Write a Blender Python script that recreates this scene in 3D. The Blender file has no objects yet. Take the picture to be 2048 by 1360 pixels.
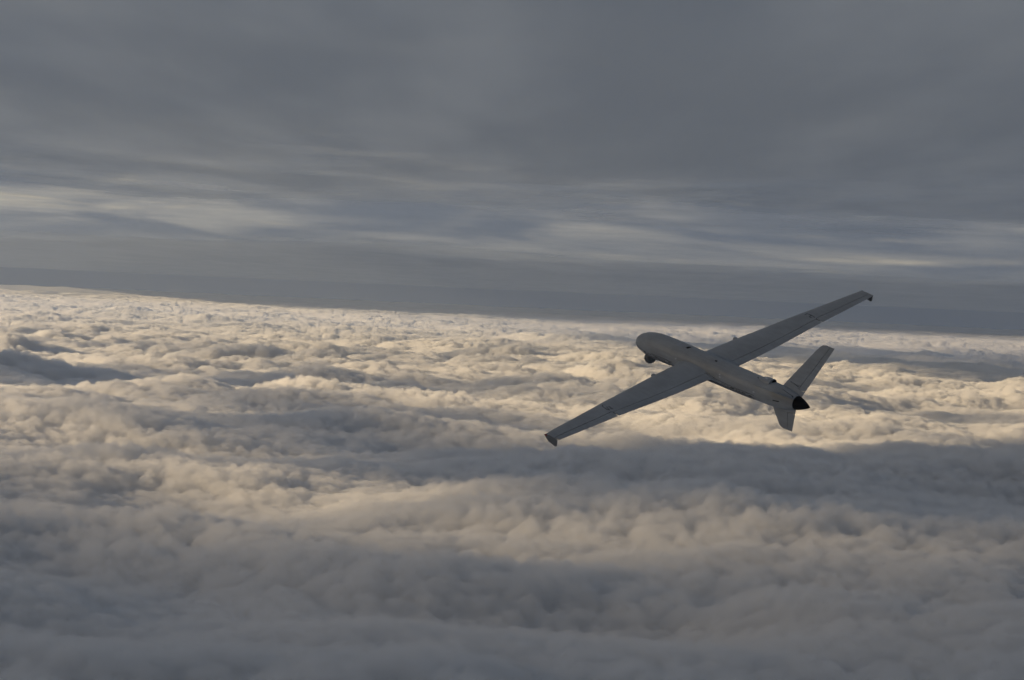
import bpy, bmesh, math, random
import numpy as np
from mathutils import Vector, Matrix

random.seed(7)
sc = bpy.context.scene
COL = sc.collection
RAD = math.radians

# ------------------------------------------------------------------ camera
ALT = 600.0                                   # camera height above the mean cloud tops
PITCH, ROLL = RAD(-1.12), RAD(2.55)
cam = bpy.data.cameras.new('camera')
cam.sensor_width = 36.0
cam.lens = 36.0 * 3822.0 / 2048.0
cam.clip_start, cam.clip_end = 0.5, 400000.0
cam_ob = bpy.data.objects.new('camera', cam)
COL.objects.link(cam_ob)
CAM = Matrix.Translation((0, 0, ALT)) @ Matrix.Rotation(RAD(90) + PITCH, 4, 'X') @ Matrix.Rotation(ROLL, 4, 'Z')
cam_ob.matrix_world = CAM
sc.camera = cam_ob

# ------------------------------------------------------------------ light
SUN_EL, SUN_AZ = RAD(13.0), RAD(105.0)        # azimuth counted from the view direction towards the left
SUN_DIR = Vector((-math.sin(SUN_AZ) * math.cos(SUN_EL), math.cos(SUN_AZ) * math.cos(SUN_EL), math.sin(SUN_EL)))
sun = bpy.data.lights.new('sun', 'SUN')
sun.energy = 5.0
sun.color = (1.0, 0.74, 0.43)
sun.angle = RAD(1.6)
sun_ob = bpy.data.objects.new('sun', sun)
COL.objects.link(sun_ob)
sun_ob.rotation_euler = SUN_DIR.to_track_quat('Z', 'Y').to_euler()
sun_ob.location = (0, 0, 3000)

world = bpy.data.worlds.new('World')
sc.world = world
world.use_nodes = True


class NT:
    """small helper round a node tree"""
    def __init__(s, tree):
        s.t = tree
        s.t.nodes.clear()

    def n(s, kind, **kw):
        nd = s.t.nodes.new(kind)
        for k, v in kw.items():
            if k == 'ins':
                for i, val in v.items():
                    sock = nd.inputs[i]
                    if isinstance(val, bpy.types.NodeSocket):
                        s.t.links.new(val, sock)
                    else:
                        sock.default_value = val
            else:
                setattr(nd, k, v)
        return nd

    def math(s, op, a, b=0.0, c=0.0, clamp=False):
        return s.n('ShaderNodeMath', operation=op, use_clamp=clamp, ins={0: a, 1: b, 2: c}).outputs[0]

    def ramp(s, v, a, b, lo=0.0, hi=1.0, smooth=True):
        return s.n('ShaderNodeMapRange', interpolation_type='SMOOTHSTEP' if smooth else 'LINEAR',
                   ins={0: v, 1: a, 2: b, 3: lo, 4: hi}).outputs[0]

    def mix(s, f, a, b):
        nd = s.n('ShaderNodeMix', data_type='RGBA')
        for sock, val in ((nd.inputs[0], f), (nd.inputs[6], a), (nd.inputs[7], b)):
            if isinstance(val, bpy.types.NodeSocket):
                s.t.links.new(val, sock)
            else:
                sock.default_value = val
        return nd.outputs[2]

    def noise(s, vec, scale, detail=4, rough=0.5, dist=0.0, dims='3D'):
        return s.n('ShaderNodeTexNoise', noise_dimensions=dims,
                   ins={'Vector': vec, 'Scale': scale, 'Detail': detail, 'Roughness': rough, 'Distortion': dist}).outputs[0]


def build_world():
    w = NT(world.node_tree)
    out = w.n('ShaderNodeOutputWorld')
    sky = w.n('ShaderNodeTexSky', sky_type='NISHITA')
    sky.sun_disc = False
    sky.sun_elevation = SUN_EL
    sky.sun_rotation = -SUN_AZ
    sky.altitude = 2500
    sky.air_density, sky.dust_density, sky.ozone_density = 1.0, 1.5, 1.0
    # far layered cloud: long streaks low over the horizon, over the clear sky
    tc = w.n('ShaderNodeTexCoord')
    sep = w.n('ShaderNodeSeparateXYZ', ins={0: tc.outputs['Generated']})
    el = w.math('ARCSINE', sep.outputs[2])
    hor = w.n('ShaderNodeVectorMath', operation='NORMALIZE',
              ins={0: w.n('ShaderNodeCombineXYZ', ins={0: sep.outputs[0], 1: sep.outputs[1], 2: 0.0}).outputs[0]}).outputs[0]
    hs = w.n('ShaderNodeSeparateXYZ', ins={0: hor})
    elt = w.math('ADD', el, w.math('MULTIPLY', hs.outputs[0], 0.03))      # the streaks slope a little
    lv = w.math('LOGARITHM', w.math('ADD', w.math('MAXIMUM', elt, -0.005), 0.02), 2.718)

    def streaks(k_az, k_el, off, detail, dist):
        v = w.n('ShaderNodeCombineXYZ', ins={0: w.math('MULTIPLY', hs.outputs[0], k_az), 1: w.math('MULTIPLY', hs.outputs[1], k_az),
                                              2: w.math('ADD', w.math('MULTIPLY', lv, k_el), off)}).outputs[0]
        return w.noise(v, 1.0, detail, 0.55, dist)
    n1 = streaks(9.0, 4.2, 0.0, 6, 1.0)
    n2 = streaks(3.0, 2.6, 5.0, 3, 0.4)
    n3 = streaks(12.0, 8.0, 9.0, 6, 1.0)
    light = w.ramp(w.math('ADD', w.math('MULTIPLY', n1, 0.6), w.math('MULTIPLY', n2, 0.4)), 0.38, 0.62)
    # warmer and brighter towards the sun's side of the sky
    side = w.n('ShaderNodeVectorMath', operation='DOT_PRODUCT', ins={0: hor, 1: (-math.sin(SUN_AZ), math.cos(SUN_AZ), 0.0)}).outputs['Value']
    side = w.ramp(side, -0.55, 0.15, 0.25, 1.0)
    light = w.math('MULTIPLY', light, w.ramp(side, 0.25, 1.0, 0.45, 1.0, False))
    cl = w.mix(light, (0.105, 0.125, 0.160, 1), (0.35, 0.333, 0.30, 1))
    gleam = w.ramp(w.math('ADD', w.math('MULTIPLY', n3, 0.55), w.math('MULTIPLY', n2, 0.45)), 0.52, 0.66)
    cl = w.mix(w.math('MULTIPLY', w.math('MULTIPLY', gleam, 0.8), side), cl, (0.50, 0.44, 0.33, 1))
    # one thin bright streak low on the right
    az = w.math('ARCTAN2', hs.outputs[0], hs.outputs[1])
    ga = w.math('DIVIDE', w.math('SUBTRACT', az, RAD(11.3)), RAD(2.6))
    ge = w.math('DIVIDE', w.math('SUBTRACT', w.math('ADD', el, w.math('MULTIPLY', w.math('SUBTRACT', n1, 0.5), 0.012)), RAD(1.75)), RAD(0.10))
    gl = w.math('EXPONENT', w.math('MULTIPLY', w.math('ADD', w.math('MULTIPLY', ga, ga), w.math('MULTIPLY', ge, ge)), -1.0))
    cl = w.mix(w.math('MULTIPLY', gl, w.ramp(n3, 0.35, 0.6, 0.2, 0.75)), cl, (0.54, 0.47, 0.35, 1))
    # a dark bank of cloud along the horizon with a ragged top
    edge = w.math('ADD', el, w.math('MULTIPLY', w.math('SUBTRACT', n1, 0.5), -0.022))
    edge = w.math('ADD', edge, w.math('MULTIPLY', w.math('SUBTRACT', n2, 0.5), -0.030))
    bank = w.ramp(edge, 0.008, 0.022, 1.0, 0.0)
    cl = w.mix(w.math('MULTIPLY', bank, 0.97), cl, (0.056, 0.070, 0.096, 1))
    bg = w.n('ShaderNodeBackground', ins={0: sky.outputs[0], 1: 0.10})
    bc = w.n('ShaderNodeBackground', ins={0: cl, 1: 0.95})
    veil = w.ramp(sep.outputs[2], 0.05, 0.45, 0.995, 0.30)
    mx = w.n('ShaderNodeMixShader', ins={0: veil, 1: bg.outputs[0], 2: bc.outputs[0]})
    w.t.links.new(mx.outputs[0], out.inputs[0])


build_world()
sc.view_settings.view_transform = 'Standard'
sc.view_settings.look = 'None'
sc.view_settings.exposure = 0.6
sc.view_settings.gamma = 1.0
sc.view_settings.use_curve_mapping = False

sc.render.engine = 'CYCLES'
cy = sc.cycles
cy.max_bounces = 9
cy.diffuse_bounces = 3
cy.glossy_bounces = 2
cy.transmission_bounces = 4
cy.volume_bounces = 6
cy.transparent_max_bounces = 24
cy.use_denoising = True
cy.use_adaptive_sampling = True
cy.adaptive_threshold = 0.04


def material(name):
    m = bpy.data.materials.new(name)
    m.use_nodes = True
    return m, NT(m.node_tree)


# ------------------------------------------------------------------ noise in numpy
def _hash(ix, iy, seed):
    h = (ix.astype(np.int64) * 374761393 + iy.astype(np.int64) * 668265263 + seed * 1442695041) & 0xFFFFFFFF
    h = ((h ^ (h >> 13)) * 1274126177) & 0xFFFFFFFF
    h = ((h ^ (h >> 16)) * 2246822519) & 0xFFFFFFFF
    return (h ^ (h >> 15)) & 0xFFFFFFFF


def perlin(x, y, seed):
    ix, iy = np.floor(x), np.floor(y)
    fx, fy = x - ix, y - iy
    u, v = fx * fx * fx * (fx * (fx * 6 - 15) + 10), fy * fy * fy * (fy * (fy * 6 - 15) + 10)

    def g(dx, dy):
        a = _hash(ix + dx, iy + dy, seed) * (2 * np.pi / 4294967296.0)
        return np.cos(a) * (fx - dx) + np.sin(a) * (fy - dy)
    a, b, c, d = g(0, 0), g(1, 0), g(0, 1), g(1, 1)
    return ((a + (b - a) * u) * (1 - v) + (c + (d - c) * u) * v) * 1.5


def fbm(x, y, seed, octaves=4, gain=0.5):
    s, a = 0, 1.0
    for o in range(octaves):
        s = s + a * perlin(x * 2 ** o, y * 2 ** o, seed + o * 17)
        a *= gain
    return s


def _head(b):
    """profile of a head: steep flanks, round crown"""
    return np.where(b > 0.0, np.sqrt(np.maximum(b, 0.0) + 0.04) - 0.2, b * 0.6)


def domes(x, y, seed, k=14.0):
    """rounded heads packed side by side: 1 at a head's crown, falling to a crease between heads"""
    ix, iy = np.floor(x), np.floor(y)
    acc = np.zeros_like(x)
    for dx in (-1, 0, 1):
        for dy in (-1, 0, 1):
            cx, cy_ = ix + dx, iy + dy
            h = _hash(cx, cy_, seed)
            jx = ((h & 0xFFFF) / 65535.0).astype(x.dtype)
            jy = (((h >> 16) & 0xFFFF) / 65535.0).astype(x.dtype)
            r = (0.55 + 0.45 * ((_hash(cx, cy_, seed + 5) & 0xFFFF) / 65535.0)).astype(x.dtype)
            ddx, ddy = x - cx - jx, y - cy_ - jy
            d2 = (ddx * ddx + ddy * ddy) / (r * r)
            acc += np.exp(k * np.maximum(1.0 - d2, -1.5) * r)
    return _head(np.log(acc + 1e-9) / k)


def domes3(x, y, z, seed, k=14.0):
    """the same in space, for the small heads that sit on the flanks of the large ones"""
    ix, iy, iz = np.floor(x), np.floor(y), np.floor(z)
    acc = np.zeros_like(x)
    for dz in (-1, 0, 1):
        cz = iz + dz
        for dx in (-1, 0, 1):
            for dy in (-1, 0, 1):
                cx, cy_ = ix + dx, iy + dy
                h = _hash(cx + cz * 57.0, cy_ - cz * 131.0, seed)
                jx = ((h & 0x3FF) / 1023.0).astype(x.dtype)
                jy = (((h >> 10) & 0x3FF) / 1023.0).astype(x.dtype)
                jz = (((h >> 20) & 0x3FF) / 1023.0).astype(x.dtype)
                ddx, ddy, ddz = x - cx - jx, y - cy_ - jy, z - cz - jz
                d2 = (ddx * ddx + ddy * ddy + ddz * ddz) * 1.45
                acc += np.exp(k * np.maximum(1.0 - d2, -1.2))
    return _head(np.log(acc + 1e-9) / k)


def deck_base(x, y):
    wx = x + 90 * perlin(x / 900, y / 900, 3) + 32 * perlin(x / 170, y / 170, 31)
    wy = y + 90 * perlin(x / 900 + 9.3, y / 900, 4) + 32 * perlin(x / 170 + 4.1, y / 170, 32)
    big = fbm(x / 5200, y / 3600, 11, 3)
    mid = fbm(wx / 1300, wy / 950, 12, 3)
    lump = np.clip(0.80 + 0.95 * fbm(x / 1900, y / 1500, 13, 3), 0.3, 1.6)
    far = np.clip((np.hypot(x, y) - 8500) / 11000, 0, 1)       # the heads grow larger farther out
    far = far * far * (3 - 2 * far)
    out = np.clip((np.hypot(x, y) - 17000) / 14000, 0, 1)       # and give way to broad towers towards the horizon
    lump = lump * (1 - 0.55 * out)
    h = (38 + 50 * out) * big + 42 * mid
    h = h + 190 * out * (domes(wx / 1700, wy / 1500, 41) - 0.5)
    h = h + (36 + 85 * far) * lump * domes(wx / 350, wy / 285, 21)
    h = h + (46 + 20 * far) * lump * domes(wx / 122, wy / 108, 22)
    lump = lump * (1 - 0.3 * far) * (1 - 0.75 * np.clip((np.hypot(x, y) - 17000) / 22000, 0, 1))
    return h - 85 - 40 * far, lump


def deck_detail(X, Y, Z, lump):
    """push the surface out along its normals by small heads, so that flanks bulge and overhang"""
    P = np.stack([X, Y, Z], -1)
    du = np.gradient(P, axis=1)
    dv = np.gradient(P, axis=0)
    N = np.cross(du, dv)
    N /= np.linalg.norm(N, axis=-1, keepdims=True)
    N *= np.sign(N[..., 2:3])
    N[..., :2] *= 0.0
    N[..., 2] = 1.0
    x, y, z = (c.astype(np.float32) for c in (X, Y, Z))
    d = 42 * lump * domes3(x / 56, y / 56, z / 52, 23)
    d = d + 24 * lump * domes3(x / 30, y / 30, z / 28, 24)
    d = d + 9 * lump * domes3(x / 15, y / 15, z / 15, 26)
    d = d + 9 * fbm(X / 45, Y / 45, 27, 3, 0.6)
    P = P + N * d[..., None]
    return P[..., 0], P[..., 1], P[..., 2]


def grid_mesh(name, X, Y, Z, mat, closed_floor=None, wrap=False, smooth=True):
    """mesh of a (rows, cols) lattice; closed_floor: height of a flat floor that closes it"""
    nr, nc = X.shape
    verts = np.stack([X, Y, Z], -1).reshape(-1, 3)
    idx = np.arange(nr * nc).reshape(nr, nc)
    if wrap:
        idx = np.concatenate([idx, idx[:, :1]], 1)
    quads = np.stack([idx[:-1, :-1], idx[:-1, 1:], idx[1:, 1:], idx[1:, :-1]], -1).reshape(-1, 4)
    if closed_floor is not None:
        n0 = len(verts)
        ring = np.concatenate([idx[0, :], idx[1:, -1], idx[-1, -2::-1], idx[-2:0:-1, 0]])
        low = verts[ring].copy()
        low[:, 2] = closed_floor
        lo_i = n0 + np.arange(len(ring))
        verts = np.concatenate([verts, low])
        side = np.stack([ring, lo_i, np.roll(lo_i, -1), np.roll(ring, -1)], -1)
        a = lo_i[:nc]
        b = lo_i[nc - 1 + nr - 1:nc - 1 + nr - 1 + nc][::-1]
        floor = np.stack([a[:-1], b[:-1], b[1:], a[1:]], -1)
        quads = np.concatenate([quads, side, floor])
    me = bpy.data.meshes.new(name)
    me.vertices.add(len(verts))
    me.vertices.foreach_set('co', verts.astype(np.float32).ravel())
    me.loops.add(len(quads) * 4)
    me.loops.foreach_set('vertex_index', quads.astype(np.int32).ravel())
    me.polygons.add(len(quads))
    me.polygons.foreach_set('loop_start', np.arange(0, len(quads) * 4, 4, dtype=np.int32))
    me.polygons.foreach_set('use_smooth', np.full(len(quads), smooth, dtype=bool))
    me.update(calc_edges=True)
    me.materials.append(mat)
    return me


# ------------------------------------------------------------------ the cloud deck below
def cloud_deck():
    m, t = material('cloud_core')
    out = t.n('ShaderNodeOutputMaterial')
    d = t.n('ShaderNodeBsdfDiffuse', ins={0: (0.8, 0.8, 0.8, 1)})
    t.t.links.new(d.outputs[0], out.inputs[0])
    fine = np.radians(np.arange(-24, 24.001, 0.13))
    rest = np.radians(np.arange(27, 334, 3.5))
    th = np.concatenate([fine, rest])
    r = np.concatenate([np.geomspace(60, 100000, 590), np.geomspace(103000, 300000, 30)])
    T, R = np.meshgrid(th, r)
    X, Y = R * np.sin(T), R * np.cos(T)
    Z, lump = deck_base(X, Y)
    Z = Z - 60 * lump - 42
    core = bpy.data.objects.new('cloud_deck', grid_mesh('cloud_deck', X, Y, Z, m, wrap=True))
    core['kind'] = 'structure'
    COL.objects.link(core)

    # the soft outer metres of the deck: scattering vapour with small heads, thinner near by, denser farther out
    th = np.radians(np.linspace(-18.5, 18.5, 640))
    for r, dens in ((np.geomspace(2000, 9500, 800), 0.02),
                    (np.concatenate([np.geomspace(9450, 27000, 500), np.geomspace(27200, 130000, 160)]), 0.023)):
        m, t = material('cloud_vapour')
        out = t.n('ShaderNodeOutputMaterial')
        v = t.n('ShaderNodeVolumeScatter', ins={'Color': (0.995, 0.995, 0.995, 1), 'Density': dens, 'Anisotropy': 0.08})
        t.t.links.new(v.outputs[0], out.inputs['Volume'])
        T, R = np.meshgrid(th, r)
        X, Y = R * np.sin(T), R * np.cos(T)
        Z, lump = deck_base(X, Y)
        X, Y, Z = deck_detail(X, Y, Z, lump)
        shell = bpy.data.objects.new('cloud_vapour', grid_mesh('cloud_vapour', X, Y, Z, m, closed_floor=-700))
        shell['kind'] = 'stuff'
        COL.objects.link(shell)


# ------------------------------------------------------------------ the broken overcast above
OVERCAST_Z = 2600.0


def upper_clouds():
    m, t = material('overcast')
    out = t.n('ShaderNodeOutputMaterial')
    tc = t.n('ShaderNodeTexCoord')
    P = tc.outputs['Object']
    sep = t.n('ShaderNodeSeparateXYZ', ins={0: P})
    x, y = sep.outputs[0], sep.outputs[1]
    flat = t.n('ShaderNodeCombineXYZ', ins={0: x, 1: y, 2: 0.0}).outputs[0]
    n_big = t.noise(flat, 1 / 5200, 2, 0.55, dims='2D')
    n_mid = t.noise(flat, 1 / 1900, 2, 0.55, dims='2D')
    n_small = t.noise(flat, 1 / 650, 1, 0.5, dims='2D')
    # where the sunlight that crosses a spot of this layer comes down on the deck, in kilometres
    sx, sy = SUN_DIR.x / SUN_DIR.z * OVERCAST_Z, SUN_DIR.y / SUN_DIR.z * OVERCAST_Z
    kx = t.math('DIVIDE', t.math('SUBTRACT', x, sx), 1000.0)
    ky = t.math('DIVIDE', t.math('SUBTRACT', y, sy), 1000.0)
    # a long break in the layer lies off to the left; its near rim is ragged
    wob = t.math('MULTIPLY', t.math('SUBTRACT', n_big, 0.5), 5.0)
    near = t.ramp(t.math('ADD', ky, wob), 6.3, 10.0)
    left = t.math('SUBTRACT', t.math('MULTIPLY', x, -1.0), t.math('MULTIPLY', y, 0.27))
    open_ = t.math('MULTIPLY', near, t.ramp(left, -300, 1800))
    open_ = t.math('MULTIPLY', open_, t.ramp(left, 15000, 21000, 1.0, 0.0))
    cov = t.math('SUBTRACT', 1.0, t.math('MULTIPLY', open_, 0.63))
    for n_, k_ in ((n_big, 0.8), (n_mid, 2.4), (n_small, 1.3)):
        cov = t.math('ADD', cov, t.math('MULTIPLY', t.math('SUBTRACT', n_, 0.5), t.math('MULTIPLY_ADD', open_, k_ * 0.9, k_ * 0.1)))
    # thicker (+) and thinner (-) places
    for cx, cy_, rx, ry, amp in ((2.2, 8.0, 2.4, 1.5, 0.6), (-0.6, 9.6, 0.75, 0.9, 0.75), (-2.7, 13.3, 1.3, 1.6, 0.55), (-1.7, 7.4, 0.75, 0.9, -0.75),
                                 (-0.72, 6.1, 0.36, 0.32, -1.3), (0.8, 5.0, 1.7, 0.75, -0.27), (-0.9, 5.3, 1.3, 0.9, -0.24), (0.0, 3.7, 2.2, 0.7, -0.15)):
        ex = t.math('DIVIDE', t.math('SUBTRACT', kx, cx), rx)
        ey = t.math('DIVIDE', t.math('SUBTRACT', ky, cy_), ry)
        e2 = t.math('ADD', t.math('MULTIPLY', ex, ex), t.math('MULTIPLY', ey, ey))
        cov = t.math('ADD', cov, t.math('MULTIPLY', t.math('EXPONENT', t.math('MULTIPLY', e2, -1.0)), amp))
    # the layer thins out far off and closes again towards the horizon
    rr = t.math('SQRT', t.math('ADD', t.math('MULTIPLY', x, x), t.math('MULTIPLY', y, y)))
    wr = t.math('ADD', rr, t.math('MULTIPLY', t.math('SUBTRACT', n_big, 0.5), 26000))
    far = t.math('ADD', rr, t.math('MULTIPLY', t.math('SUBTRACT', t.noise(flat, 1 / 30000, 2, 0.55, dims='2D'), 0.5), 60000))
    rim = t.math('MULTIPLY', t.ramp(wr, 21000, 50000, 0.0, 0.62), t.ramp(far, 66000, 112000, 1.0, 0.0))
    cov = t.math('SUBTRACT', cov, rim)
    alpha = t.ramp(cov, 0.15, 0.95, 0.0, 0.97)
    th = t.noise(t.n('ShaderNodeMapping', ins={0: flat, 3: (1 / 5200, 1 / 15000, 1)}).outputs[0], 1.0, 3, 0.5, dims='2D')
    th2 = t.noise(t.n('ShaderNodeMapping', ins={0: flat, 3: (1 / 1500, 1 / 6500, 1)}).outputs[0], 1.0, 3, 0.5, dims='2D')
    th = t.math('ADD', t.math('MULTIPLY', th, 0.5), t.math('MULTIPLY', th2, 0.5))
    tr = t.n('ShaderNodeBsdfTranslucent', ins={0: t.mix(t.ramp(th, 0.33, 0.67), (0.182, 0.242, 0.342, 1), (0.275, 0.345, 0.45, 1))})
    di = t.n('ShaderNodeBsdfDiffuse', ins={0: (0.36, 0.42, 0.50, 1)})
    body = t.n('ShaderNodeMixShader', ins={0: 0.35, 1: tr.outputs[0], 2: di.outputs[0]})
    clear = t.n('ShaderNodeBsdfTransparent')
    mx = t.n('ShaderNodeMixShader', ins={0: alpha, 1: clear.outputs[0], 2: body.outputs[0]})
    t.t.links.new(mx.outputs[0], out.inputs[0])
    u = np.linspace(-1, 1, 300)
    g = np.sign(u) * (20000 * np.abs(u) + 280000 * np.abs(u) ** 3)
    X, Y = np.meshgrid(g, g)
    Z = 45 * fbm(X / 9000, Y / 6500, 57, 2)
    ob = bpy.data.objects.new('overcast_sky', grid_mesh('overcast_sky', X, Y, Z + OVERCAST_Z, m))
    ob['kind'] = 'structure'
    COL.objects.link(ob)


def haze():
    """thin even haze from below the deck up to the foot of the overcast"""
    m, t = material('haze')
    out = t.n('ShaderNodeOutputMaterial')
    v = t.n('ShaderNodeVolumePrincipled', ins={'Color': (0.42, 0.50, 0.62, 1), 'Density': 1.5e-5, 'Anisotropy': 0.2})
    t.t.links.new(v.outputs[0], out.inputs['Volume'])
    X, Y, Z0, Z1 = 48000.0, 48000.0, -1200.0, ALT + 1250.0
    vs = [(sx * X, sy * Y, z) for z in (Z0, Z1) for sx, sy in ((-1, -1), (1, -1), (1, 1), (-1, 1))]
    me = bpy.data.meshes.new('haze')
    me.from_pydata(vs, [], [(3, 2, 1, 0), (4, 5, 6, 7), (0, 1, 5, 4), (1, 2, 6, 5), (2, 3, 7, 6), (3, 0, 4, 7)])
    me.materials.append(m)
    ob = bpy.data.objects.new('haze', me)
    ob['kind'] = 'stuff'
    COL.objects.link(ob)


cloud_deck()
upper_clouds()
haze()


# ------------------------------------------------------------------ the drone (x forward, y left, z up)
# pose: body axes in camera axes (x right, y down, z into the picture)
BODY_R = ((-0.64483, -0.76141, -0.06668), (-0.27556, 0.31297, -0.90891), (0.71293, -0.56771, -0.41163))
BODY_T = (7.4067, 1.1734, 73.2427)


def paint(name, col, rough=0.5, var=0.17, metallic=0.0, spec=0.35):
    m, t = material(name)
    out = t.n('ShaderNodeOutputMaterial')
    tc = t.n('ShaderNodeTexCoord')
    p = tc.outputs['Object']
    n1 = t.noise(p, 1.1, 5, 0.6)
    mp = t.n('ShaderNodeMapping', ins={0: p, 3: (1.2, 9.0, 9.0)})      # streaks along the airflow
    n2 = t.noise(mp.outputs[0], 1.0, 5, 0.6)
    n3 = t.noise(p, 38.0, 3, 0.5)
    f = t.math('ADD', t.math('ADD', t.math('MULTIPLY', n1, 0.5), t.math('MULTIPLY', n2, 0.38)), t.math('MULTIPLY', n3, 0.12))
    f = t.ramp(f, 0.3, 0.7)
    c = t.mix(f, tuple(v * (1 - var) for v in col) + (1,), tuple(v * (1 + var) for v in col) + (1,))
    r = t.ramp(n2, 0.3, 0.7, rough - 0.08, rough + 0.1)
    b = t.n('ShaderNodeBsdfPrincipled', ins={'Base Color': c, 'Roughness': r, 'Metallic': metallic, 'Specular IOR Level': spec})
    t.t.links.new(b.outputs[0], out.inputs[0])
    return m


M_GREY = paint('grey_paint', (0.325, 0.336, 0.345), 0.44, 0.17, 0.0, 0.45)
M_BELLY = paint('belly_paint', (0.15, 0.16, 0.17), 0.55)
M_PATCH = paint('pale_panel', (0.36, 0.38, 0.41), 0.4, 0.2)
M_LINE = paint('dark_marking', (0.03, 0.033, 0.037), 0.6)
M_BLACK = paint('black_rubber', (0.010, 0.010, 0.011), 0.6, 0.2, 0.0, 0.15)
M_BALL = paint('turret_housing', (0.10, 0.108, 0.116), 0.35)
M_LENS = paint('turret_glass', (0.02, 0.03, 0.045), 0.08, 0.05, 0.0, 0.6)
M_LAMP = paint('lamp_glass', (0.75, 0.76, 0.78), 0.15, 0.05)
M_RED = paint('red_lamp', (0.25, 0.03, 0.03), 0.2)


def part(name, verts, faces, mat, parent, smooth=False, angle=35):
    me = bpy.data.meshes.new(name)
    me.from_pydata([tuple(v) for v in verts], [], faces)
    bm = bmesh.new()
    bm.from_mesh(me)
    bmesh.ops.remove_doubles(bm, verts=bm.verts, dist=1e-5)
    bmesh.ops.recalc_face_normals(bm, faces=bm.faces)
    bm.to_mesh(me)
    bm.free()
    me.materials.append(mat)
    if smooth:
        me.shade_smooth()
        me.set_sharp_from_angle(angle=RAD(angle))
    o = bpy.data.objects.new(name, me)
    COL.objects.link(o)
    o.parent = parent
    return o


def loft(sections, close=True, cap=True):
    """verts and faces through a list of equal-length closed outlines"""
    n = len(sections[0])
    verts = [p for s in sections for p in s]
    faces = []
    for i in range(len(sections) - 1):
        for j in range(n if close else n - 1):
            k = (j + 1) % n
            faces.append((i * n + j, i * n + k, (i + 1) * n + k, (i + 1) * n + j))
    if cap:
        faces.append(tuple(range(n))[::-1])
        faces.append(tuple(range((len(sections) - 1) * n, len(sections) * n)))
    return verts, faces


def interp(x, table, col):
    return float(np.interp(x, [r[0] for r in table], [r[col] for r in table]))


# fuselage stations: x, centre height, radius (half height), half width
FUS = [(-4.68, 0.187, 0.272, 0.272), (-4.62, 0.187, 0.285, 0.285), (-4.50, 0.185, 0.318, 0.318), (-4.30, 0.178, 0.362, 0.362), (-4.10, 0.172, 0.397, 0.397),
       (-3.80, 0.167, 0.432, 0.432), (-3.50, 0.165, 0.450, 0.450), (-2.70, 0.172, 0.457, 0.457), (-1.40, 0.195, 0.470, 0.470), (0.0, 0.228, 0.484, 0.484),
       (1.0, 0.252, 0.500, 0.500), (1.8, 0.263, 0.511, 0.511), (2.3, 0.262, 0.511, 0.511), (2.6, 0.256, 0.503, 0.503), (2.9, 0.244, 0.477, 0.477),
       (3.15, 0.226, 0.430, 0.430), (3.35, 0.206, 0.370, 0.370), (3.5, 0.188, 0.305, 0.305), (3.6, 0.172, 0.240, 0.240), (3.67, 0.160, 0.170, 0.170), (3.71, 0.152, 0.105, 0.105), (3.728, 0.148, 0.05, 0.05)]


def fus(x, ang, off=0.0):
    """point on the fuselage skin; ang in degrees from the left side, upwards"""
    a = RAD(ang)
    r, w, zc = interp(x, FUS, 2) + off, interp(x, FUS, 3) + off, interp(x, FUS, 1)
    return (x, w * math.cos(a), zc + r * math.sin(a))


def skin_patch(name, outline, mat, parent, proud=0.004, depth=0.02):
    """thin plate on the fuselage skin; outline: (x, angle) corners"""
    top = [fus(x, a, proud) for x, a in outline]
    low = [fus(x, a, -depth) for x, a in outline]
    n = len(outline)
    faces = [tuple(range(n)), tuple(range(2 * n - 1, n - 1, -1))] + [(i, n + i, n + (i + 1) % n, (i + 1) % n) for i in range(n)]
    return part(name, top + low, faces, mat, parent)


def skin_strip(name, pts, mat, parent, width=0.012, proud=0.004):
    """narrow strip along (x, angle) points"""
    secs = []
    for x, a in pts:
        da = math.degrees(width / 2 / max(interp(x, FUS, 2), 0.1))
        secs.append([fus(x, a - da, proud), fus(x, a + da, proud), fus(x, a + da, -0.02), fus(x, a - da, -0.02)])
    v, f = loft(secs)
    return part(name, v, f, mat, parent)


# wing: |y|, leading edge x, trailing edge x, relative thickness
WING = [(0.20, 1.16, -1.02, 0.19), (0.42, 1.05, -1.00, 0.185), (0.60, 0.945, -0.975, 0.165), (0.90, 0.862, -0.962, 0.15), (2.20, 0.70, -1.035, 0.14),
        (3.40, 0.49, -1.055, 0.135), (5.20, 0.20, -1.045, 0.13), (5.55, 0.125, -1.045, 0.13), (7.0, -0.14, -1.09, 0.12), (8.2, -0.352, -1.122, 0.11), (8.5, -0.43, -1.13, 0.10)]
HINGE = [(0.54, -0.565), (2.5, -0.70), (3.65, -0.735), (5.50, -0.735), (5.56, -0.685), (6.3, -0.765), (7.2, -0.81), (8.47, -0.905)]


def foil(c, t):
    """upper and lower height over the chord line, in chords"""
    c = min(max(c, 0.0), 1.0)
    th = 5 * t * (0.2969 * math.sqrt(c) - 0.126 * c - 0.3516 * c * c + 0.2843 * c ** 3 - 0.1036 * c ** 4)
    cb = 0.03 / 0.16 * (0.8 * c - c * c) if c < 0.4 else 0.03 / 0.36 * (0.2 + 0.8 * c - c * c)
    return cb + th, cb - th


def wing_z(y):
    return 0.183 + 0.058 * y


def wing_pt(y, x, upper=True, off=0.0):
    le, te, t = (interp(y, WING, k) for k in (1, 2, 3))
    ch = le - te
    u, l = foil((le - x) / ch, t)
    return wing_z(y) - 0.02 * ch + ch * (u if upper else l) + (off if upper else -off)


def hinge_x(y):
    return interp(y, HINGE, 1)


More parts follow.
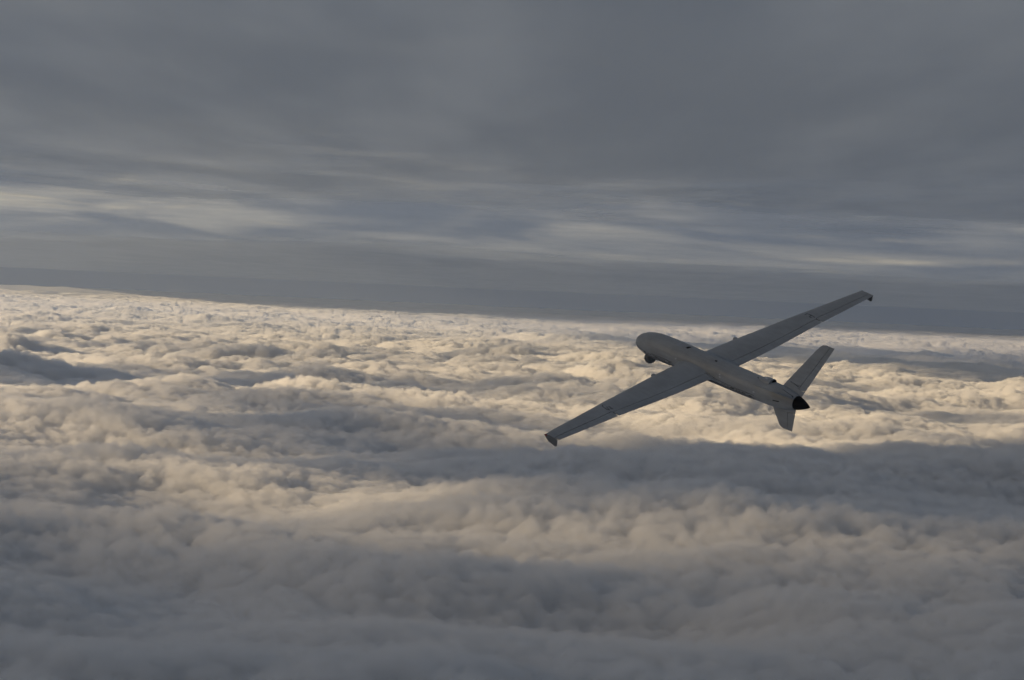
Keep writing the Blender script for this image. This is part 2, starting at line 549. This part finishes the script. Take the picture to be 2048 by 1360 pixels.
def wing_main_outline(y, sgn):
    le, te = interp(y, WING, 1), interp(y, WING, 2)
    cut = 0.54 < y < 8.47
    end = hinge_x(y) if cut else te
    xs = [le - (le - end) * (1 - math.cos(math.pi / 2 * i / 16)) for i in range(17)]
    up = [(x, sgn * y, wing_pt(y, x)) for x in xs]
    lo = [(x, sgn * y, wing_pt(y, x, False)) for x in xs[1:]]
    zu, zl = up[-1][2], lo[-1][2]
    if cut:      # a recessed lip reaches back under the control surface
        tongue = [(end, sgn * y, zl + (zu - zl) * 0.45), (end - 0.10, sgn * y, zl + (zu - zl) * 0.4), (end - 0.10, sgn * y, zl + (zu - zl) * 0.25), (end, sgn * y, zl + (zu - zl) * 0.2)]
    else:
        tongue = [(end, sgn * y, zu + (zl - zu) * k) for k in (0.2, 0.4, 0.6, 0.8)]
    return up + tongue + lo[::-1]


def surface_outline(y, sgn, gap):
    te = interp(y, WING, 2)
    st = hinge_x(y) - gap
    xs = [st - (st - te) * k / 5 for k in range(6)]
    up = [(x, sgn * y, wing_pt(y, x)) for x in xs]
    lo = [(x, sgn * y, wing_pt(y, x, False)) for x in xs[:-1]]
    up[0] = (up[0][0], up[0][1], up[0][2] - 0.004)
    return up + lo[::-1]


def wing_strip(name, pts, sgn, mat, parent, width=0.03):
    """line marking on the upper skin through (x, |y|) points"""
    objs = []
    verts, faces = [], []
    for (x0, y0), (x1, y1) in zip(pts[:-1], pts[1:]):
        dx, dy = x1 - x0, y1 - y0
        L = math.hypot(dx, dy)
        nx, ny = -dy / L * width / 2, dx / L * width / 2
        ex, ey = dx / L * width / 2, dy / L * width / 2
        q = [(x0 - ex + nx, y0 - ey + ny), (x1 + ex + nx, y1 + ey + ny), (x1 + ex - nx, y1 + ey - ny), (x0 - ex - nx, y0 - ey - ny)]
        b = len(verts)
        verts += [(x, sgn * y, wing_pt(y, x, True, 0.005)) for x, y in q] + [(x, sgn * y, wing_pt(y, x, True, -0.02)) for x, y in q]
        faces += [tuple(b + k for k in f) for f in ((0, 1, 2, 3), (7, 6, 5, 4), (0, 4, 5, 1), (1, 5, 6, 2), (2, 6, 7, 3), (3, 7, 4, 0))]
    return part(name, verts, faces, mat, parent)


def build_wing(root, sgn):
    ys = [0.2, 0.3, 0.42, 0.5, 0.535, 0.545, 0.7, 0.9, 1.4, 2.0, 2.6, 3.4, 4.3, 5.2, 5.50, 5.56, 6.3, 7.0, 7.6, 8.1, 8.46, 8.475, 8.5]
    v, f = loft([wing_main_outline(y, sgn) for y in ys])
    w = part('wing', v, f, M_GREY, root, True, 40)
    g = 0.022
    v, f = loft([surface_outline(y, sgn, 0.015) for y in (0.575, 0.9, 1.6, 2.5, 3.4, 4.4, 5.1, 5.48)])
    part('flap', v, f, M_GREY, w, True, 40)
    v, f = loft([surface_outline(y, sgn, g) for y in (5.535, 5.56, 6.2, 7.0, 7.8, 8.44)])
    part('aileron', v, f, M_GREY, w, True, 40)
    # winglet turned down at the tip
    prof = [(-0.40, 0.675), (-0.62, 0.47), (-0.98, 0.38), (-1.04, 0.41), (-1.09, 0.66), (-0.8, 0.70), (-0.55, 0.70)]
    a = [(x, sgn * 8.49, z) for x, z in prof]
    b = [(x, sgn * (8.525 + 0.01 * (0.68 - z)), z) for x, z in prof]
    v, f = loft([a, b])
    part('winglet', v, f, M_BELLY, w)
    v, f = loft([[(-0.52 + dx, sgn * yy, 0.685 + dz) for dx, dz in ((0.05, 0.0), (0.0, 0.03), (-0.06, 0.0), (0, -0.03))] for yy in (8.5, 8.55)])
    part('position_lamp', v, f, M_RED if sgn > 0 else M_LINE, w)
    # small vane on the leading edge
    y0 = 2.08 if sgn > 0 else 2.34
    x0 = interp(y0, WING, 1)
    secs = []
    for s in (-0.09, -0.06, 0.0, 0.06, 0.09):
        k = math.sqrt(max(0.0, 1 - (s / 0.092) ** 2))
        secs.append([(x0 - 0.05 + 0.13 * k * math.cos(q), sgn * (y0 + s), wing_z(y0) + 0.02 + 0.07 * k * math.sin(q)) for q in [2 * math.pi * i / 10 for i in range(10)]])
    v, f = loft(secs)
    part('stall_vane', v, f, M_GREY, w, True)
    # stencilled outline marks beside the flap joint
    if sgn > 0:
        wing_strip('marking', [(-0.17, 5.36), (-0.11, 5.43), (-0.20, 5.52), (-0.30, 5.53)], sgn, M_LINE, w, 0.024)
        wing_strip('marking', [(-0.36, 5.54), (-0.50, 5.57), (-0.53, 5.52)], sgn, M_LINE, w, 0.026)
        wing_strip('marking', [(-0.35, 5.44), (-0.60, 5.52)], sgn, M_LINE, w, 0.024)
        wing_strip('marking', [(-0.37, 5.34), (-0.56, 5.40), (-0.56, 5.35)], sgn, M_LINE, w, 0.024)
    else:
        wing_strip('marking', [(-0.21, 5.45), (-0.20, 5.56), (-0.40, 5.57), (-0.64, 5.53)], sgn, M_LINE, w, 0.026)
        wing_strip('marking', [(-0.42, 5.53), (-0.46, 5.42), (-0.58, 5.42)], sgn, M_LINE, w, 0.022)
        wing_strip('marking', [(0.10, 5.48), (0.0, 5.48)], sgn, M_LINE, w, 0.02)
    return w


def fin_frame(sgn, dihedral, z0):
    g = RAD(dihedral)
    ax = Vector((0, sgn * math.cos(g), math.sin(g)))
    nz = Vector((0, -sgn * math.sin(g), math.cos(g)))
    return Vector((0, 0, z0)), ax, nz


def build_fin(name, root, org, ax, nz, stations, hinge, s_cut, gap, thick, sub, mats=(None, None)):
    """stations: (span, le x, te x); hinge: [(span, x)]; s_cut: where the moving part starts and ends"""
    def outl(s, x0, x1, tail):
        le, te = interp(s, stations, 1), interp(s, stations, 2)
        ch = le - te
        xs = [x0 - (x0 - x1) * (1 - math.cos(math.pi / 2 * i / 9)) if tail == 0 else x0 - (x0 - x1) * i / 9 for i in range(10)]
        hs = []
        for x in xs:
            c = (le - x) / ch
            c = min(max(c, 0), 1)
            hs.append(ch * 5 * thick * (0.2969 * math.sqrt(c) - 0.126 * c - 0.3516 * c * c + 0.2843 * c ** 3 - 0.1030 * c ** 4))
        up = [org + ax * s + nz * h + Vector((x, 0, 0)) for x, h in zip(xs, hs)]
        lo = [org + ax * s - nz * h + Vector((x, 0, 0)) for x, h in zip(xs, hs)]
        if tail == 0 and s_cut[0] < s < s_cut[1]:
            mid = [org + ax * s + nz * k * hs[-1] + Vector((x1 - d, 0, 0)) for k, d in ((0.25, 0.0), (0.25, 0.08), (-0.25, 0.08), (-0.25, 0.0))]
        else:
            mid = [org + ax * s + nz * k * hs[-1] + Vector((x1, 0, 0)) for k in (0.6, 0.2, -0.2, -0.6)]
        return up + mid + lo[:0:-1]
    smax = stations[-1][0]
    ss = sorted(set([s for s, _, _ in stations] + [s_cut[0] - 0.002, s_cut[0] + 0.002] + [s_cut[1] - 0.002, s_cut[1] + 0.002]))
    ss = [s for s in ss if s <= smax]
    secs = []
    for s in ss:
        le, te = interp(s, stations, 1), interp(s, stations, 2)
        end = float(np.interp(s, [h[0] for h in hinge], [h[1] for h in hinge])) if s_cut[0] < s < s_cut[1] else te
        secs.append(outl(s, le, end, 0))
    v, f = loft(secs)
    fin = part(name, v, f, mats[0] or M_GREY, root, True, 40)
    secs = []
    for s in np.linspace(s_cut[0] + 0.014, min(s_cut[1], smax) - 0.002, 6):
        te = interp(s, stations, 2)
        st = float(np.interp(s, [h[0] for h in hinge], [h[1] for h in hinge])) - gap
        secs.append(outl(s, st, te, 1))
    v, f = loft(secs)
    part(sub, v, f, mats[1] or M_GREY, fin, True, 40)
    return fin


def build_drone():
    root = bpy.data.objects.new('surveillance_drone', None)
    COL.objects.link(root)
    F = Matrix(((1, 0, 0), (0, -1, 0), (0, 0, -1)))
    R = F @ Matrix(BODY_R)
    T = F @ Vector(BODY_T)
    root.matrix_world = CAM @ (Matrix.Translation(T) @ R.normalized().to_4x4())
    root.empty_display_size = 1.0
    root['label'] = 'grey long-winged unmanned aircraft with black tail cone banking above the cloud deck'
    root['category'] = 'drone'

    # fuselage
    n = 40
    xs = sorted(set([r[0] for r in FUS] + list(np.linspace(-4.4, 3.0, 38))))
    secs = [[fus(x, 360.0 * j / n) for j in range(n)] for x in xs]
    v, f = loft(secs)
    body = part('fuselage', v, f, M_GREY, root, True, 50)
    # pale panel and black opening on the back of the nose
    skin_patch('access_panel', [(1.38, 70), (1.37, 80), (1.31, 92), (0.98, 88), (0.99, 78), (1.02, 69)], M_PATCH, body)
    skin_patch('inlet', [(0.89, 76), (0.88, 87), (0.80, 95), (0.74, 93), (0.77, 84), (0.80, 75)], M_BLACK, body, 0.006)
    # belly tray seams and the row of openings under them
    skin_strip('seam', [(3.42, -10), (3.2, -14), (2.98, -16), (2.34, -13.5), (1.8, -15), (1.32, -17)], M_LINE, body, 0.02)
    skin_strip('seam', [(-1.0, -7), (-1.4, -10), (-2.0, -13.5), (-2.5, -13), (-2.95, -12)], M_LINE, body, 0.016)
    skin_strip('seam', [(1.32, -17), (1.31, -27), (1.30, -36)], M_LINE, body, 0.03)
    for x, a, lx, la in ((2.86, -20, 0.10, 5), (2.66, -21, 0.05, 4), (2.52, -22, 0.07, 5), (2.36, -22, 0.05, 3), (2.22, -24, 0.15, 5), (2.05, -24, 0.05, 4),
                         (1.95, -23.5, 0.04, 4), (1.85, -25, 0.05, 4), (1.76, -25, 0.04, 4), (1.5, -25, 0.11, 4),
                         (-1.32, -18, 0.05, 3), (-1.45, -19, 0.08, 3), (-1.62, -20, 0.06, 3), (-1.84, -22, 0.20, 5), (-2.06, -22, 0.06, 5), (-2.19, -22.5, 0.06, 5),
                         (-2.36, -23, 0.08, 5), (-2.46, -23, 0.05, 4), (-2.74, -26, 0.12, 5)):
        skin_patch('vent', [(x + lx / 2, a - la / 2), (x + lx / 2, a + la / 2), (x - lx / 2, a + la / 2), (x - lx / 2, a - la / 2)], M_BLACK, body, 0.006)
    skin_patch('exhaust_slot', [(-3.87, -1), (-3.88, 3.5), (-4.15, 6.5), (-4.15, 1.5)], M_BLACK, body, 0.005)
    skin_strip('seam', [(-4.55, 66), (-4.62, 60)], M_LINE, body, 0.03)
    skin_strip('seam', [(-4.06, 78), (-4.3, 72), (-4.6, 68)], M_LINE, body, 0.015)
    for x, a in ((-1.20, 22), (-1.23, 11), (-2.95, 7), (1.09, 10)):
        skin_patch('marker_lamp', [(x + 0.03, a - 1.6), (x + 0.03, a + 1.6), (x - 0.03, a + 1.6), (x - 0.03, a - 1.6)], M_LAMP, body, 0.012)
    skin_patch('fuel_cap', [(-0.67, 72), (-0.67, 79), (-0.76, 80), (-0.77, 71)], M_LINE, body, 0.012)
    # belly tray: a slightly deeper, darker keel under the seams
    for x0, x1, a0, a1 in ((3.15, 1.36, -34, -146), (1.25, -2.9, -30, -150)):
        secs = []
        for i in range(13):
            x = x0 + (x1 - x0) * i / 12
            k = min(1.0, 6 * min(i, 12 - i) / 12 + 0.1)
            top = [fus(x, a0 + (a1 - a0) * j / 14, 0.028 * k) for j in range(15)]
            low = [fus(x, a0 + (a1 - a0) * j / 14, -0.03) for j in range(14, -1, -1)]
            secs.append(top + low)
        v, f = loft(secs)
        part('belly_tray', v, f, M_BELLY, root, True, 40)

    # black cone behind the engine
    secs = []
    m = 36
    for x, r in ((-4.66, 0.255), (-4.70, 0.262), (-4.78, 0.248), (-4.90, 0.212), (-5.04, 0.155), (-5.16, 0.098), (-5.25, 0.05), (-5.31, 0.012)):
        zc = 0.187 + (-4.68 - x) * 0.015
        secs.append([(x, r * math.cos(2 * math.pi * j / m), zc + r * math.sin(2 * math.pi * j / m)) for j in range(m)])
    v, f = loft(secs)
    part('tail_cone', v, f, M_BLACK, root, True, 50)

    # sensor turret under the nose
    cx, cz, r = 3.04, -0.39, 0.24
    secs = []
    for i in range(1, 16):
        a = math.pi * i / 16
        secs.append([(cx + r * math.sin(a) * math.cos(q), r * math.sin(a) * math.sin(q), cz + r * math.cos(a)) for q in [2 * math.pi * j / 28 for j in range(28)]])
    v, f = loft(secs)
    ball = part('sensor_turret', v, f, M_BALL, root, True, 60)
    secs = [[(cx + rr * math.cos(q), rr * math.sin(q), z) for q in [2 * math.pi * j / 24 for j in range(24)]] for rr, z in ((0.20, -0.08), (0.20, -0.25), (0.19, -0.31))]
    v, f = loft(secs)
    part('turret_collar', v, f, M_BELLY, ball, True, 40)
    for az, el, w in ((60, -25, 0.10), (118, -38, 0.06), (20, -20, 0.055)):
        d = Vector((math.cos(RAD(az)) * math.cos(RAD(el)), math.sin(RAD(az)) * math.cos(RAD(el)), math.sin(RAD(el))))
        u = d.orthogonal().normalized()
        w2 = d.cross(u)
        c = Vector((cx, 0, cz)) + d * (r * 0.93)
        secs = [[c + d * k + (u * math.cos(q) + w2 * math.sin(q)) * w * s for q in [2 * math.pi * j / 16 for j in range(16)]] for k, s in ((0.0, 1.0), (0.018, 1.0), (0.018, 0.8))]
        v, f = loft(secs)
        part('lens', v, f, M_LENS, ball)

    # scoop on the back of the engine bay, open to the rear
    secs = []
    for i in range(11):
        k = i / 10
        x = -2.80 - 0.66 * k
        hgt = 0.105 * math.sin(min(1.0, k * 1.55) * math.pi / 2) ** 1.3
        wid = 30 * (0.35 + 0.65 * math.sin(min(1.0, k * 1.5) * math.pi / 2))
        top = [fus(x, 94 + wid * (j / 6 - 1), hgt * max(0.0, 1 - (j / 6 - 1) ** 2) ** 0.6 + 0.002) for j in range(13)]
        low = [fus(x, 94 + wid * (j / 6 - 1), -0.03) for j in range(12, -1, -1)]
        secs.append(top + low)
    v, f = loft(secs)
    sc_o = part('air_scoop', v, f, M_GREY, root, True, 45)
    x = -3.464
    top = [fus(x, 103 + 14 * (j / 5 - 1), 0.075 * max(0.0, 1 - (j / 5 - 1) ** 2) ** 0.6 + 0.003) for j in range(11)]
    low = [fus(x, 103 + 14 * (j / 5 - 1), -0.0) for j in range(10, -1, -1)]
    v, f = loft([top + low, [(p[0] - 0.03, p[1], p[2]) for p in top + low]])
    part('scoop_mouth', v, f, M_BLACK, sc_o)
    v, f = loft([[fus(xx, a, o) for xx, a in ((-3.16 + s, 84 + s), (-3.16 + s, 91 - s), (-3.26 - s, 91 - s), (-3.26 - s, 84 + s))] for s, o in ((0.0, 0.06), (0.0, 0.115))])
    part('beacon', v, f, M_LAMP, sc_o)
    skin_patch('vent', [(-2.80, 80), (-2.80, 86), (-2.88, 87), (-2.88, 80)], M_BLACK, body, 0.008)

    # blade aerials under the belly
    for x, h in ((2.55, 0.12), (-2.07, 0.07), (-2.34, 0.08)):
        z0 = fus(x, -90)[2] + 0.02
        secs = [[(x + 0.03 * s, -0.006, z), (x + 0.045 * s, 0, z), (x + 0.03 * s, 0.006, z), (x - 0.04 * s, 0.006, z), (x - 0.05 * s, 0, z), (x - 0.04 * s, -0.006, z)] for s, z in ((1.3, z0), (0.8, z0 - h - 0.03))]
        v, f = loft(secs)
        part('blade_aerial', v, f, M_LINE, root)

    for sgn in (1, -1):
        build_wing(root, sgn)

    # V tail and ventral fin
    G = 33.9
    st = [(0.02, -3.64, -4.76), (0.39, -3.705, -4.746), (1.0, -3.81, -4.728), (1.6, -3.915, -4.71), (2.2, -4.02, -4.692), (2.38, -4.07, -4.686), (2.45, -4.12, -4.684), (2.495, -4.22, -4.683)]
    hin = [(0.464, -4.415), (2.50, -4.485)]
    for sgn in (-1, 1):
        org, ax, nz = fin_frame(sgn, G, 0.25)
        fin = build_fin('tail_fin', root, org, ax, nz, st, hin, (0.45, 2.6), 0.026, 0.075 if sgn < 0 else 0.022, 'ruddervator')
        if sgn < 0:
            # a row of small stencilled characters along the root, too small to read
            for k, (x, hh, tilt) in enumerate(((-3.93, 0.045, 0.3), (-3.98, 0.05, -0.3), (-4.05, 0.045, 0.0), (-4.11, 0.05, 0.4), (-4.18, 0.05, 0.2), (-4.25, 0.045, 0.3), (-4.32, 0.05, 0.1))):
                s0 = 0.60 - 0.012 * k
                ch = 1.0
                h0 = 0.043
                q = [(s0, x), (s0 + hh, x - tilt * hh), (s0 + hh, x - tilt * hh - 0.022), (s0, x - 0.022)]
                vv = [org + ax * s + nz * (h0 + d) + Vector((xx, 0, 0)) for d in (0.0, -0.03) for s, xx in q]
                part('stencil_mark', vv, [(0, 1, 2, 3), (7, 6, 5, 4), (0, 4, 5, 1), (1, 5, 6, 2), (2, 6, 7, 3), (3, 7, 4, 0)], M_LINE, fin)
    org, ax, nz = Vector((0, 0, 0)), Vector((0, 0, -1)), Vector((0, 1, 0))
    st = [(-0.1, -3.40, -4.68), (0.18, -3.45, -4.62), (0.40, -3.51, -4.575), (0.8, -3.70, -4.49), (0.98, -3.79, -4.455), (1.05, -3.86, -4.44), (1.085, -3.96, -4.433)]
    build_fin('ventral_fin', root, org, ax, nz, st, [(0.1, -4.235), (1.2, -4.215)], (0.32, 1.2), 0.022, 0.07, 'rudder')
    return root


build_drone()
